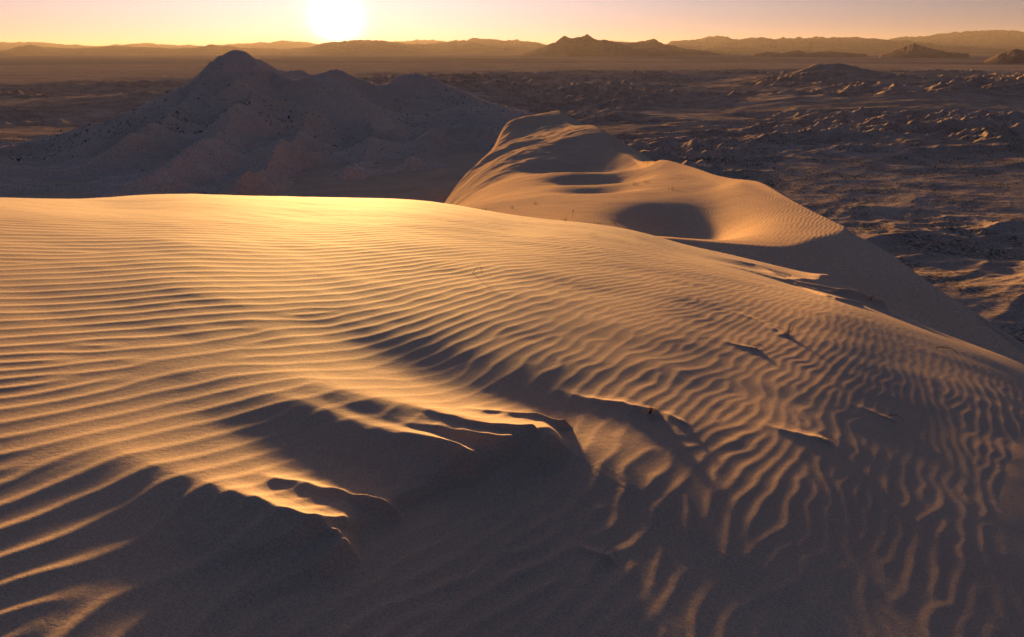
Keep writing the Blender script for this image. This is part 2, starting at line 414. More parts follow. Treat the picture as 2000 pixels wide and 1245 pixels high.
def sampler(F):
    n0, n1 = F.shape
    def s(x, y):
        u = np.clip((x - GX0) / GS, 1.001, n1 - 2.002); v = np.clip((y - GY0) / GS, 1.001, n0 - 2.002)
        iu = u.astype(int); iv = v.astype(int); fu = u - iu; fv = v - iv
        def wts(t): return ((1 - t) ** 3 / 6, (3 * t ** 3 - 6 * t ** 2 + 4) / 6, (-3 * t ** 3 + 3 * t ** 2 + 3 * t + 1) / 6, t ** 3 / 6)
        wu, wv = wts(fu), wts(fv); o = 0
        for a in range(4):
            ra = 0
            for b in range(4): ra = ra + F[iv + a - 1, iu + b - 1] * wu[b]
            o = o + ra * wv[a]
        return o
    return s
# ripple relief
lean = np.angle(cplx)
prof = np.exp(1.35 * (np.cos(lean + .5 * np.cos(lean)) - 1))
px_, py_ = project(gx, np.maximum(gy, .3), zA0(gx[::8, ::8], np.maximum(gy[::8, ::8], .3)).repeat(8, 0).repeat(8, 1)[:gx.shape[0], :gx.shape[1]])
AMPX = .030 + .008 * sstep(700, 1000, py_) + (.034 - .022 * sstep(1050, 1350, px_)) * sstep(820, 1050, py_) + .034 * sstep(950, 1100, py_ + .22 * (px_ - 800)) * sstep(250, 500, px_) * sstep(880, 1000, py_) * sstep(1500, 1050, px_) + .004 * sstep(1100, 1500, px_) * sstep(560, 700, py_)                                                             # height over wavelength
smoothA = 1 - .85 * sstep(620, 470, py_ + .0 * px_) * sstep(1250, 1750, px_)            # smooth lee flank on the right (the wind leaves it bare)
right_far = 1 - .8 * sstep(1600, 1850, px_) * sstep(820, 640, py_)
crest_soft = 1 - .75 * sstep(445, 400, py_)
patch = np.clip(.95 + .3 * fbm(gx * .6, gy * .6, 55, 3), .6, 1.2)
near_soft = .8 + .2 * sstep(1.8, 4.0, gr) 
envelope = (1 - .55 * sstep(.045, .085, TG)) * right_far * crest_soft * patch * near_soft * (1 - .5 * np.clip(-TR / .08, 0, 1))
REL = lam * AMPX * amp * (prof - .45) * envelope
# larger, softer undulation of the sheet
REL += .008 * fbm(gx * .55 + .3 * gy, gy * .9, 808, 3) * sstep(1.5, 4, gr)
FGR = REL + TR
sFG = sampler(FGR)
print('ripples', time.time() - T0)

# ------------------------------------------------------------------ middle dune
def UZ(px, py, z):
    d = U(px, py, 1.0); return U(px, py, z / d[2])
B_pts = [UZ(*p) for p in [
 (1350, 520, -9.0), (1200, 520, -9.0), (1500, 540, -9.6), (1050, 500, -9.5),
 (1350, 462, -10.6), (1300, 462, -10.45), (1450, 462, -11.0), (1200, 456, -10.9), (1200, 440, -11.6), (1100, 436, -11.8), (1000, 430, -12.6), (930, 415, -14.2),
 (1320, 430, -11.9), (1330, 388, -13.6), (1400, 395, -13.4), (1230, 400, -13.1), (1100, 400, -13.4), (1000, 405, -13.9),
 (1230, 373, -14.3), (1320, 369, -14.3), (1400, 366, -14.2), (1050, 386, -14.3), (960, 395, -14.8), (900, 405, -15.8), (1140, 379, -14.3),
 (1300, 345, -15.6), (1240, 352, -15.8), (1160, 362, -15.8), (1180, 345, -16.4), (1100, 358, -16.6), (1000, 376, -17.6), (940, 392, -19.0),
 (1275, 321, -16.8), (1210, 322, -17.3), (1130, 322, -17.7), (1040, 321, -18.6), (1000, 330, -20.0), (960, 350, -22.5), (920, 380, -24),
 (1180, 263, -18.0), (1240, 286, -17.6), (1120, 262, -18.4), (1070, 270, -19.6), (1035, 294, -19.8), (1120, 292, -20.2), (1200, 296, -19.6), (1020, 308, -20.6),
 (1100, 234, -20.5), (1060, 238, -20.8), (1020, 243, -21.6), (985, 247, -23), (1100, 250, -21.0), (1040, 258, -22.5), (995, 275, -25), (962, 295, -28), (925, 335, -31), (890, 375, -33), (865, 405, -33)]]
B_pts += [(*U(px, 300, r)[:2], z) for px, r, z in [(930, 235, -47), (905, 222, -49), (870, 200, -50), (835, 180, -50), (800, 160, -49), (860, 260, -75), (800, 230, -75), (760, 190, -70)]]
B_pts += [(25, 75, -13.4), (35, 100, -15.5), (38, 140, -17), (60, 150, -17), (20, 290, -24), (60, 330, -30), (-60, 330, -85), (0, 420, -60), (60, 420, -60), (-60, 420, -100),
 (-30, 70, -28), (-60, 100, -50), (-60, 160, -62), (-100, 200, -75), (-80, 280, -85), (0, 340, -50)]
zB0 = TPS(B_pts, off=10, lo=8, lam=3e-5)
RIDGE3 = [UZ(1900, 612, -12.2), UZ(1800, 549, -12.2), UZ(1700, 481, -12.1), UZ(1663, 464, -12.0), UZ(1600, 424, -12.2), UZ(1540, 388, -12.5), UZ(1485, 357, -12.8), UZ(1450, 352, -13.6), UZ(1400, 343, -14.4), UZ(1350, 326, -15.0), UZ(1300, 313, -15.6), UZ(1275, 312, -16.4), UZ(1240, 291, -17.2), UZ(1200, 271, -17.4), UZ(1150, 249, -18.8), UZ(1100, 232, -20.2), np.array([16, 265., -24]), np.array([6, 300., -30]), np.array([0, 420., -60])]
RIDGE_S = smooth_poly([p[:2] for p in RIDGE3], 5); RIDGE_Z = smooth_poly([[p[2], 0] for p in RIDGE3], 5)[:, 0]
# hollows: pixel centre, distance, radii (across view, along view), depth
HOLLOWS = [((1340, 432), 55, 4.7, 9.2, 2.3), ((1168, 339), 99, 6.0, 7, 2.2), ((1150, 308), 128, 15, 16, 3.0), ((1165, 371), 81, 4.5, 5, .9)]
def zB(x, y):
    z = zB0(x, y)
    for (px, py), r, ra, rb, dep in HOLLOWS:
        c = U(px, py, r); e = c[:2] / np.linalg.norm(c[:2])
        a = (x - c[0]) * e[1] - (y - c[1]) * e[0]; b = (x - c[0]) * e[0] + (y - c[1]) * e[1]
        q = (a / ra) ** 2 + ((b - .25 * rb * 0) / rb) ** 2
        z = z - dep * np.exp(-q ** 1.2 * 1.2)
    d, s = polydist(x, y, RIDGE_S)
    zr = np.interp(s, np.arange(len(RIDGE_Z)), RIDGE_Z)
    roof = zr - np.where(s < 59, .46, .34) * np.abs(d) - .35 * (np.sqrt(d * d + .3) - np.abs(d)) * 0
    on = sstep(62, 52, s)
    z = np.where(d < 0, smax(z, roof * on + (1 - on) * -60, .25), np.maximum(zr * on + (1 - on) * z, z * (1 - on) + zr * on))
    far = sstep(60, 200, np.hypot(x, y))
    # gullies running down the left flank
    gl = sstep(100, 170, np.hypot(x, y)) * (1 - sstep(330, 380, np.hypot(x, y)))
    u = x * .82 + y * .57; v = -x * .57 + y * .82
    z = z + gl * sstep(-2, -30, d) * (2.6 * ridged(u / 120., v / 38., 61, 3, .5) - 3.4)
    z = z + (0.03 + .25 * far) * fbm(x / 6, y / 6, 71, 4) * sstep(3, -6, d)
    z = z - .62 * np.where(d > 0, d * d / (d + .3), 0)
    return z
def zAB(x, y):
    r = np.hypot(x, y); w = sstep(35, 38, r); m = sstep(19.5, 28, r); s_ = x * SS[0] + y * SS[1]
    up = .08 * np.maximum(s_ - 39, 0) + 40 * sstep(40, 56, s_)
    Z = zFar(x, y)
    k = r < 28.1
    Z[k] = zA0(x[k], y[k]) * (1 - m[k]) + Z[k] * m[k]
    k = r > 35
    Zb = np.full(x.shape, 1e3); Zb[k] = zB(x[k], y[k])
    return np.where(k, Z * (1 - w) + smin(Z + up, Zb, .06) * w, Z)

# ------------------------------------------------------------------ mesh makers
def grid_mesh(name, X, Y, Z, mat, flip=False):
    n0, n1 = X.shape
    me = bpy.data.meshes.new(name)
    co = np.stack([X, Y, Z], -1).reshape(-1, 3).astype(np.float32)
    idx = np.arange(n0 * n1, dtype=np.int32).reshape(n0, n1)
    q = np.stack([idx[:-1, :-1], idx[:-1, 1:], idx[1:, 1:], idx[1:, :-1]], -1).reshape(-1, 4)
    if flip: q = q[:, ::-1]
    me.vertices.add(len(co)); me.vertices.foreach_set('co', co.ravel())
    me.loops.add(q.size); me.loops.foreach_set('vertex_index', np.ascontiguousarray(q).ravel())
    me.polygons.add(len(q)); me.polygons.foreach_set('loop_start', np.arange(0, q.size, 4, dtype=np.int32))
    me.polygons.foreach_set('use_smooth', np.ones(len(q), bool))
    me.update(calc_edges=True)
    me.materials.append(mat)
    o = bpy.data.objects.new(name, me); col.objects.link(o)
    return o
def polar(th0, th1, nth, r0, r1, nr, dense=None):
    th = np.linspace(th0, th1, nth) if dense is None else dense
    r = np.exp(np.linspace(math.log(r0), math.log(r1), nr))
    R_, T_ = np.meshgrid(r, np.radians(th), indexing='ij')
    return R_ * np.sin(T_), R_ * np.cos(T_)
def dense_th(a0, a1, step, b0, b1, cstep):
    return np.r_[np.arange(b0, a0, cstep), np.arange(a0, a1, step), np.arange(a1, b1 + 1e-6, cstep)]
def setting(o, label, cat):
    o['kind'] = 'structure'; o['label'] = label; o['category'] = cat; return o

# ------------------------------------------------------------------ materials
def sand_mat(name, c1, c2, grain_scale, grain_amt, rough=.85, patch_scale=.4, veg=None, spec=.25, bump2=None, wave=None):
    m = bpy.data.materials.new(name); m.use_nodes = True
    n = m.node_tree.nodes; l = m.node_tree.links
    b = n['Principled BSDF']; b.inputs['Roughness'].default_value = rough
    b.inputs['Specular IOR Level'].default_value = spec if name == 'near_sand' else .0
    geo = n.new('ShaderNodeNewGeometry')
    def noise(sc, det=3, ro=.55, src=None):
        t = n.new('ShaderNodeTexNoise'); t.inputs['Scale'].default_value = sc; t.inputs['Detail'].default_value = det; t.inputs['Roughness'].default_value = ro
        l.new(src or geo.outputs['Position'], t.inputs['Vector']); return t.outputs['Fac']
    def ramp(f, p0, p1, c0=(0, 0, 0, 1), c1_=(1, 1, 1, 1)):
        r = n.new('ShaderNodeValToRGB'); r.color_ramp.elements[0].position = p0; r.color_ramp.elements[1].position = p1
        r.color_ramp.elements[0].color = c0; r.color_ramp.elements[1].color = c1_; l.new(f, r.inputs[0]); return r.outputs[0]
    cc = ramp(noise(patch_scale, 4), .35, .65, (*c1, 1), (*c2, 1))
    mx = n.new('ShaderNodeMix'); mx.data_type = 'RGBA'; mx.blend_type = 'MULTIPLY'; mx.inputs[0].default_value = 1
    l.new(cc, mx.inputs[6]); l.new(ramp(noise(grain_scale, 2, .7), .25, .75, (.66, .66, .66, 1), (1.25, 1.25, 1.25, 1)), mx.inputs[7])
    colr = mx.outputs[2]
    if veg:
        vs, thr, vc = veg
        f = mth('MULTIPLY', ramp(noise(vs, 2, .6), thr, thr + .06), ramp(noise(vs * .06, 3), .42, .58), nodes=n, links=l)
        m2 = n.new('ShaderNodeMix'); m2.data_type = 'RGBA'; l.new(f, m2.inputs[0]); l.new(colr, m2.inputs[6]); m2.inputs[7].default_value = (*vc, 1); colr = m2.outputs[2]
    l.new(colr, b.inputs['Base Color'])
    bp = n.new('ShaderNodeBump'); bp.inputs['Strength'].default_value = 1; bp.inputs['Distance'].default_value = grain_amt
    l.new(noise(grain_scale, 3, .7), bp.inputs['Height'])
    last = bp
    if bump2:
        for sc, am in bump2:
            b2 = n.new('ShaderNodeBump'); b2.inputs['Distance'].default_value = am; l.new(noise(sc, 4, .6), b2.inputs['Height']); l.new(last.outputs[0], b2.inputs['Normal']); last = b2
    if wave:
        wv = n.new('ShaderNodeTexWave'); wv.inputs['Scale'].default_value = wave[0]; wv.inputs['Distortion'].default_value = 9; wv.inputs['Detail'].default_value = 2; wv.inputs['Detail Scale'].default_value = .35
        mp = n.new('ShaderNodeMapping'); mp.inputs['Rotation'].default_value = (0, 0, .5); l.new(geo.outputs['Position'], mp.inputs['Vector']); l.new(mp.outputs[0], wv.inputs['Vector'])
        hgt = mth('MULTIPLY', wv.outputs['Fac'], ramp(noise(.05, 3), .40, .62), nodes=n, links=l)
        b3 = n.new('ShaderNodeBump'); b3.inputs['Distance'].default_value = wave[1] * 2; l.new(hgt, b3.inputs['Height']); l.new(last.outputs[0], b3.inputs['Normal']); last = b3
    l.new(last.outputs[0], b.inputs['Normal'])
    return m
M_fg = sand_mat('near_sand', (.56, .36, .22), (.62, .41, .25), 140, .0013, patch_scale=.7, bump2=[(38, .0018)])
M_mid = sand_mat('dune_sand', (.62, .42, .255), (.70, .48, .29), 8, .012, patch_scale=.05, wave=(1.0, .004))
M_mtn = sand_mat('mountain_sand', (.68, .47, .315), (.80, .56, .38), 1.2, .05, patch_scale=.01, veg=(.9, .66, (.30, .23, .16)), bump2=[(.13, .45)])
M_field = sand_mat('field_sand', (.44, .315, .22), (.56, .41, .29), .6, .18, patch_scale=.004, veg=(.5, .50, (.15, .12, .085)), bump2=[(.06, 1.6)])
M_plain = sand_mat('plain_ground', (.24, .19, .16), (.34, .27, .22), .05, .5, patch_scale=.0006, bump2=[(.004, 8)])
M_rock = sand_mat('mountain_rock', (.16, .12, .10), (.22, .17, .14), .01, 6, patch_scale=.001, bump2=[(.003, 40)])

# ------------------------------------------------------------------ build: foreground dune
th = dense_th(-40.5, 40.5, .055, -88, 88, .5)
th = np.unique(np.round(th, 4))
X, Y = polar(0, 0, 0, .7, 19.5, 1500, dense=th)
Z = zA0(X, Y)
ins = sstep(19.4, 17.5, np.hypot(X, Y)) * sstep(16.8, 15.5, np.abs(X))
Z = Z + sFG(X, Y) * ins
tg_, fg_ = tongue_field(X, Y); Z = Z + (tg_ + fg_ + shelf(X, Y) * (np.hypot(X, Y) < 9)) * ins
setting(grid_mesh('foreground_dune', X, Y, Z, M_fg, True), 'golden rippled sand dune filling the foreground with wind carved tongues', 'dune')
print('fg', time.time() - T0)
# flank and saddle behind the foreground crest
th2 = dense_th(-40.5, 40.5, .09, -88, 88, .8)
X, Y = polar(0, 0, 0, 19.3, 65, 420, dense=th2)
setting(grid_mesh('dune_flank', X, Y, zAB(X, Y), M_mid, True), 'smooth shaded flank of the near dune falling away to the right', 'dune')
X, Y = polar(0, 0, 0, 64, 520, 700, dense=dense_th(-30, 34, .07, -80, 80, .8))
setting(grid_mesh('middle_dune', X, Y, zAB(X, Y) - .02 * sstep(66, 64, np.hypot(X, Y)), M_mid, True), 'sunlit dune with shadowed hollows and a sharp curved crest', 'dune')
print('mid', time.time() - T0)

# ------------------------------------------------------------------ dune mountain on the left
C_pts = [
 U(470, 111, 640), U(435, 122, 630), U(500, 120, 640), U(530, 131, 650), U(400, 136, 600), U(350, 158, 570), U(280, 188, 540), U(190, 217, 520), U(100, 240, 500), U(0, 262, 480), U(-150, 290, 460),
 U(520, 158, 560), U(620, 186, 540), U(700, 205, 540), U(560, 136, 690), U(620, 148, 720), U(760, 165, 760), U(800, 215, 600), U(880, 235, 560), U(860, 240, 480), U(970, 250, 460), U(780, 240, 480),
 U(450, 180, 520), U(500, 220, 450), U(400, 220, 470), U(300, 250, 440), U(200, 270, 430), U(100, 290, 420), U(0, 310, 400), U(600, 240, 450), U(700, 255, 450), U(780, 280, 410), U(870, 290, 400),
 U(0, 370, 330), U(150, 370, 330), U(300, 370, 320), U(450, 370, 310), U(600, 370, 310), U(720, 370, 310), U(820, 350, 310), U(450, 300, 370), U(560, 310, 370), U(650, 320, 365), U(200, 320, 370), U(800, 320, 350), U(730, 330, 350),
 U(300, 410, 240), U(600, 410, 240), U(0, 410, 240), U(780, 410, 240), (-100, 150, -68), (0, 250, -75), (-250, 150, -70),
 U(650, 143, 725), U(770, 156, 765), U(890, 168, 795), U(980, 185, 800), U(470, 150, 860), U(300, 215, 760), U(100, 270, 700), U(650, 190, 980), U(850, 215, 980), U(-200, 320, 700), 
 (-500, 900, -115), (-200, 1000, -115), (0, 1000, -115), (200, 900, -115), (200, 600, -110), (150, 450, -105), (-700, 500, -110), (-500, 200, -95),
]
zC0 = TPS(C_pts, off=50, lo=50, ts=2.5, lam=1e-5)
def crest_lines(x, y):
    z = 0
    for pl, h, w in [
        ([(350, 158, 570), (435, 121, 630), (470, 111, 640), (500, 122, 640), (560, 137, 680), (660, 147, 720), (770, 160, 760), (890, 172, 790), (1000, 190, 800)], 10.5, 34),
        ([(440, 215, 470), (470, 180, 520), (518, 157, 560), (570, 172, 550), (630, 187, 545), (705, 206, 540), (790, 215, 560)], 13, 30),
        ([(470, 115, 635), (430, 150, 590), (380, 200, 520), (290, 262, 440), (200, 300, 400)], 8, 24),
        ([(515, 165, 550), (480, 215, 480), (420, 265, 420), (330, 325, 360), (230, 360, 335)], 9, 22),
        ([(620, 190, 535), (600, 245, 465), (550, 300, 400), (500, 350, 345), (430, 385, 310)], 8, 20),
        ([(400, 140, 600), (340, 190, 530), (250, 235, 480), (120, 280, 430)], 7, 22),
        ([(760, 262, 440), (790, 234, 500), (850, 241, 500), (960, 247, 470), (1000, 250, 420)], 7, 15),
        ([(705, 210, 535), (730, 260, 460), (700, 320, 385), (640, 365, 330)], 7, 20),
        ([(850, 245, 480), (830, 290, 420), (790, 335, 365)], 6, 18),
        ([(620, 148, 700), (700, 160, 730), (830, 168, 800)], 5, 24)]:
        P = smooth_poly([U(*p)[:2] for p in pl], 5)
        d, s = polydist(x, y, P); s = s / (len(P) - 1); e = sstep(0, .12, s) * (1 - sstep(.85, 1, s))
        z = np.maximum(z, e * h * 1.5 * np.exp(-np.abs(d) / w * 1.4))
    return z
def zC(x, y):
    z = zC0(x, y) + crest_lines(x, y) - 13
    P = smooth_poly([U(*p)[:2] for p in [(512, 296, 385), (516, 325, 355), (535, 352, 335), (565, 372, 322), (598, 389, 312)]], 5)
    d, _s = polydist(x, y, P); z = z - .7 * np.exp(-(d / .9) ** 2) * sstep(0, 1, _s)          # trodden path
    wx = x + 9 * perlin(x / 60, y / 60, 3); wy = y + 9 * perlin(x / 60, y / 60, 4)
    u = wx * .80 + wy * .6; v = -wx * .6 + wy * .8
    z = z + 6.5 * (ridged(u / 170, v / 55, 21, 4, .55, sharp=1.2) - 1.1) + 1.3 * (ridged(u / 62, v / 26, 23, 2, .45, sharp=1.3) - 1.0) + 0.7 * fbm(x / 14, y / 14, 41, 4, .6)
    return z
X, Y = polar(0, 0, 0, 170, 1100, 620, dense=dense_th(-42, 12, .075, -75, 20, .5))
Z = zC(X, Y)
Z = Z - 60 * sstep(6, 14, np.degrees(np.arctan2(X, Y))) * sstep(100, 500, np.hypot(X, Y))
setting(grid_mesh('dune_mountain', X, Y, Z, M_mtn, True), 'tall shaded sand mountain with rim lit crest rising at the left', 'dune')
print('C', time.time() - T0)

# ------------------------------------------------------------------ dune field and plain
def zD(x, y):
    r = np.hypot(x, y)
    th = np.degrees(np.arctan2(x, y))
    base = -112 + .004 * np.minimum(r, 4000)
    base = base + 9 * np.exp(-((r - 340) / 330) ** 2) * sstep(12, 24, th)
    act = sstep(-60, -25, th) * (1 - sstep(3300, 4300, r + 25 * (10 - th)))
    act = np.maximum(act, 0)
    wx = x + 40 * perlin(x / 260, y / 260, 1); wy = y + 40 * perlin(x / 260, y / 260, 2)
    u = wx * .95 + wy * .3; v = -wx * .3 + wy * .95
    d1 = ridged(u / 190, v / 105, 11, 4, .5, sharp=1.4) - 1.1
    d2 = ridged(u / 60, v / 34, 12, 3, .5, sharp=1.4) - 1.0
    big = fbm(x / 900, y / 900, 13, 2)
    sc = .5 + .6 * sstep(700, 2400, r)
    md = .15 + 1.3 * sstep(-.40, .55, fbm(x / 420, y / 420, 19, 2))
    z = base + act * (13.5 * sc * d1 * md + 3.6 * d2 * md * md + 22 * big * sc)
    for px, py, rr, h, a, b in [(1640, 140, 2900, 42, 150, 260), (1590, 150, 2800, 26, 90, 160), (1700, 150, 3000, 20, 160, 260), (1280, 150, 3200, 14, 200, 200), (1080, 160, 2600, 16, 260, 200), (1150, 205, 1300, 22, 130, 70), (1560, 190, 1700, 16, 200, 160), (1850, 185, 2000, 22, 260, 200), (860, 165, 1900, 22, 160, 200), (700, 160, 1800, 18, 160, 200)]:
        c = U(px, py, rr); e = c[:2] / np.linalg.norm(c[:2])
        aa = (x - c[0]) * e[1] - (y - c[1]) * e[0]; bb = (x - c[0]) * e[0] + (y - c[1]) * e[1]
        z = z + h * np.exp(-np.sqrt((aa / a) ** 2 + (bb / b) ** 2 + .02) * 1.3)
    return z
X, Y = polar(0, 0, 0, 150, 6500, 1100, dense=dense_th(-42, 42, .08, -80, 80, 1))
setting(grid_mesh('dune_field', X, Y, zD(X, Y), M_field, True), 'scrub dotted field of low dunes, shaded with a few sunlit patches', 'dune field')
r = np.r_[np.exp(np.linspace(math.log(30), math.log(5000), 30)), np.exp(np.linspace(math.log(5200), math.log(160000), 260))]
R_, T_ = np.meshgrid(r, np.radians(np.linspace(-180, 180, 721)), indexing='ij')
X, Y = R_ * np.sin(T_), R_ * np.cos(T_)
Z = -100 + 4 * fbm(X / 2500, Y / 2500, 91, 3) * sstep(5000, 7000, R_) - 22 * (1 - sstep(4500, 6400, R_))
Z += 0
setting(grid_mesh('plain', X, Y, Z, M_plain, True), 'flat dark desert plain reaching the foot of the far mountains', 'plain')

# ------------------------------------------------------------------ far mountain ranges (pixel silhouette, distance km, depth km)
RANGES = [
 ('mountain_range', 'faint pale range on the left skyline', 60, 9, 11, [(-300, 92), (0, 84), (40, 81), (75, 82), (120, 87), (200, 90), (280, 84), (310, 86), (400, 90), (500, 84), (545, 80), (600, 84), (700, 92), (770, 82), (830, 77), (870, 80), (920, 88), (1000, 92)]),
 ('mountain_range', 'long hazy brown range under the sun', 32, 6, 12, [(-300, 104), (0, 100), (35, 92), (60, 88), (85, 93), (150, 95), (215, 90), (280, 92), (330, 95), (380, 94), (415, 87), (450, 91), (500, 95), (560, 96), (600, 92), (640, 84), (700, 79), (760, 82), (830, 88), (880, 82), (910, 81), (960, 88), (1020, 97), (1100, 108)]),
 ('mountain_range', 'dark low foothills at the far left of the plain', 22, 3, 13, [(-300, 112), (0, 105), (60, 112), (140, 118), (200, 116), (265, 114), (340, 122), (420, 130)]),
 ('mountain_range', 'jagged range behind the dark pointed mountain', 40, 6, 14, [(860, 88), (890, 78), (930, 76), (1000, 78), (1060, 85), (1110, 90), (1200, 80), (1260, 85), (1290, 92), (1310, 82), (1370, 74), (1405, 72), (1450, 80), (1500, 76), (1560, 74), (1620, 72), (1700, 76), (1800, 84), (1900, 95)]),
 ('mountain_range', 'dark pointed mountain right of centre', 17, 3.2, 15, [(960, 122), (1010, 110), (1060, 93), (1085, 82), (1100, 71), (1120, 73), (1145, 68), (1165, 80), (1180, 76), (1210, 88), (1260, 100), (1310, 112), (1360, 120)]),
 ('mountain_range', 'dark broken ridge right of the pointed mountain', 21, 3, 16, [(1150, 105), (1200, 84), (1235, 83), (1280, 78), (1300, 88), (1350, 96), (1400, 104), (1460, 114)]),
 ('mountain_range', 'broad hazy range on the right skyline', 36, 6, 17, [(1290, 103), (1330, 92), (1400, 86), (1450, 77), (1500, 74), (1540, 78), (1600, 80), (1640, 74), (1700, 76), (1780, 80), (1850, 90), (1950, 96), (2100, 98)]),
 ('mountain_range', 'pale high range at the far right', 50, 8, 18, [(1700, 84), (1760, 74), (1830, 68), (1880, 64), (1940, 60), (2000, 63), (2200, 58), (2500, 70)]),
 ('mountain_range', 'row of low rocky knolls on the right plain', 15, 1.2, 19, [(1470, 107), (1500, 101), (1530, 104), (1560, 98), (1580, 104), (1620, 100), (1660, 104), (1700, 106)]),
 ('mountain_range', 'small dark cone standing on the right plain', 14, 1.6, 20, [(1720, 106), (1760, 94), (1785, 85), (1810, 93), (1850, 102), (1900, 106)]),
 ('mountain_range', 'dark hill cut by the right edge', 8.5, 1.1, 21, [(1925, 122), (1950, 108), (1985, 95), (2020, 104), (2060, 112), (2120, 122)]),
]
for nm, lab, km, dep, seed, prof_ in RANGES:
    p = np.array(prof_, float)
    ths = np.arctan2((p[:, 0] - 1000) / FPX, CP + SP * (H / 2 - 90) / FPX)
    a0, a1 = ths[0], ths[-1]
    n = max(200, min(900, int((a1 - a0) / .0011)))
    tt = np.linspace(a0, a1, n)
    pxs = np.interp(tt, ths, p[:, 0]); pys = np.interp(tt, ths, p[:, 1])
    ht = np.array([U(a, b, km * 1000)[2] for a, b in zip(pxs, pys)]) + 100            # above the plain
    ht = np.maximum(ht, 0)
    ss = np.linspace(-1, 1, 90)
    S_, T_ = np.meshgrid(ss, tt, indexing='ij')
    Rr = km * 1000 + S_ * dep * 1000
    X, Y = Rr * np.sin(T_), Rr * np.cos(T_)
    sc = dep * 1000
    shift = .25 * perlin(T_ * km * 1000 / sc * 2, S_ * 0 + seed, seed)
    cr = np.clip(1 - np.abs(S_ - shift) / (1 - np.abs(shift)), 0, 1)
    rg = ridged(X / (sc * .30), Y / (sc * .30), seed, 5, .55)
    fine = (ridged(tt * km * 1000 / (sc * .16), tt * 0 + .5, seed + 5, 5, .62) - 1.25)
    hh = ht[None, :] * (1 + .12 * fine[None, :])
    Z = -106 + hh * (cr ** 1.15) * (.70 + .30 * np.clip(rg / 1.5, 0, 1.6) * (1 - .6 * cr ** 6) + .30 * cr ** 6 * .6) + 6 * cr
    edge = sstep(0, .03, (T_ - a0) / (a1 - a0)) * sstep(0, .03, (a1 - T_) / (a1 - a0))
    Z = -106 + (Z + 106) * edge
    # keep the skyline where it stands
    top = (Z + 106).max(0); k_ = np.where(top > 1, (ht * (1 + (.11 if km > 16 else .04) * fine) + 6) / np.maximum(top, 1), 1)
    Z = -106 + (Z + 106) * np.clip(k_, .3, 1.6)[None, :] * 1.0
    setting(grid_mesh(nm, X, Y, Z, M_rock, True), lab, 'mountain range')

# ------------------------------------------------------------------ plants
def plain_mat(name, c, rough=.9):
    m = bpy.data.materials.new(name); m.use_nodes = True; n = m.node_tree.nodes; l = m.node_tree.links
    b = n['Principled BSDF']; b.inputs['Roughness'].default_value = rough; b.inputs['Specular IOR Level'].default_value = .1
    t = n.new('ShaderNodeTexNoise'); t.inputs['Scale'].default_value = 9; t.inputs['Detail'].default_value = 3
    g = n.new('ShaderNodeNewGeometry'); l.new(g.outputs['Position'], t.inputs['Vector'])
    r = n.new('ShaderNodeValToRGB'); r.color_ramp.elements[0].color = (c[0] * .6, c[1] * .6, c[2] * .6, 1); r.color_ramp.elements[1].color = (c[0] * 1.3, c[1] * 1.3, c[2] * 1.3, 1)
    l.new(t.outputs['Fac'], r.inputs[0]); l.new(r.outputs[0], b.inputs['Base Color']); return m
M_shrub = plain_mat('shrub_leaves', (.10, .09, .06)); M_stem = plain_mat('dry_stem', (.16, .11, .07)); M_straw = plain_mat('dry_straw', (.34, .25, .14)); M_twig = plain_mat('dead_wood', (.09, .065, .05))
prng = np.random.default_rng(11)
def mesh_from(name, V, F, mat):
    me = bpy.data.meshes.new(name); me.from_pydata([tuple(map(float, v)) for v in V], [], F); me.update(); me.materials.append(mat); return me
def obj(name, me, parent=None, loc=(0, 0, 0)):
    o = bpy.data.objects.new(name, me); col.objects.link(o); o.location = loc
    if parent is not None: o.parent = parent
    return o
def tag(o, label, cat, group=None):
    o['label'] = label; o['category'] = cat
    if group: o['group'] = group
def tube(V, F, pts, r0, r1, sides=4):
    pts = np.asarray(pts, float); b = len(V); n = len(pts)
    for i, p in enumerate(pts):
        t = pts[min(i + 1, n - 1)] - pts[max(i - 1, 0)]; t = t / (np.linalg.norm(t) + 1e-9)
        a = np.cross(t, [.3, .2, 1.]); a /= np.linalg.norm(a) + 1e-9; c = np.cross(t, a); r = r0 + (r1 - r0) * i / (n - 1)
        for k in range(sides):
            an = 2 * math.pi * k / sides; V.append(p + r * (math.cos(an) * a + math.sin(an) * c))
    for i in range(n - 1):
        for k in range(sides):
            k2 = (k + 1) % sides; F.append((b + i * sides + k, b + i * sides + k2, b + (i + 1) * sides + k2, b + (i + 1) * sides + k))
def leaf_cloud(V, F, n, size, leaf, rg, c=(0, 0, 0)):
    for _ in range(n):
        d = rg.normal(size=3); d[2] = abs(d[2]); d /= np.linalg.norm(d); p = d * size * rg.uniform(.45, 1.0) * np.array([1, 1, .75]) + c
        a = rg.normal(size=3) * leaf; b_ = rg.normal(size=3) * leaf; k = len(V); V += [p, p + a, p + b_]; F.append((k, k + 1, k + 2))
def shrub_meshes(seed):
    rg = np.random.default_rng(seed); V, F = [], []
    leaf_cloud(V, F, 110, .5, .11, rg)
    for _ in range(3): leaf_cloud(V, F, 26, .28, .09, rg, (rg.uniform(-.35, .35), rg.uniform(-.35, .35), rg.uniform(0, .15)))
    V2, F2 = [], []
    for _ in range(7):
        d = rg.normal(size=3) * [.28, .28, 0]; tube(V2, F2, [(0, 0, -.08), d * .5 + [0, 0, .18], d + [0, 0, .42]], .018, .006, 3)
    return mesh_from('foliage', V, F, M_shrub), mesh_from('stems', V2, F2, M_stem)
SHR = [shrub_meshes(k) for k in range(4)]
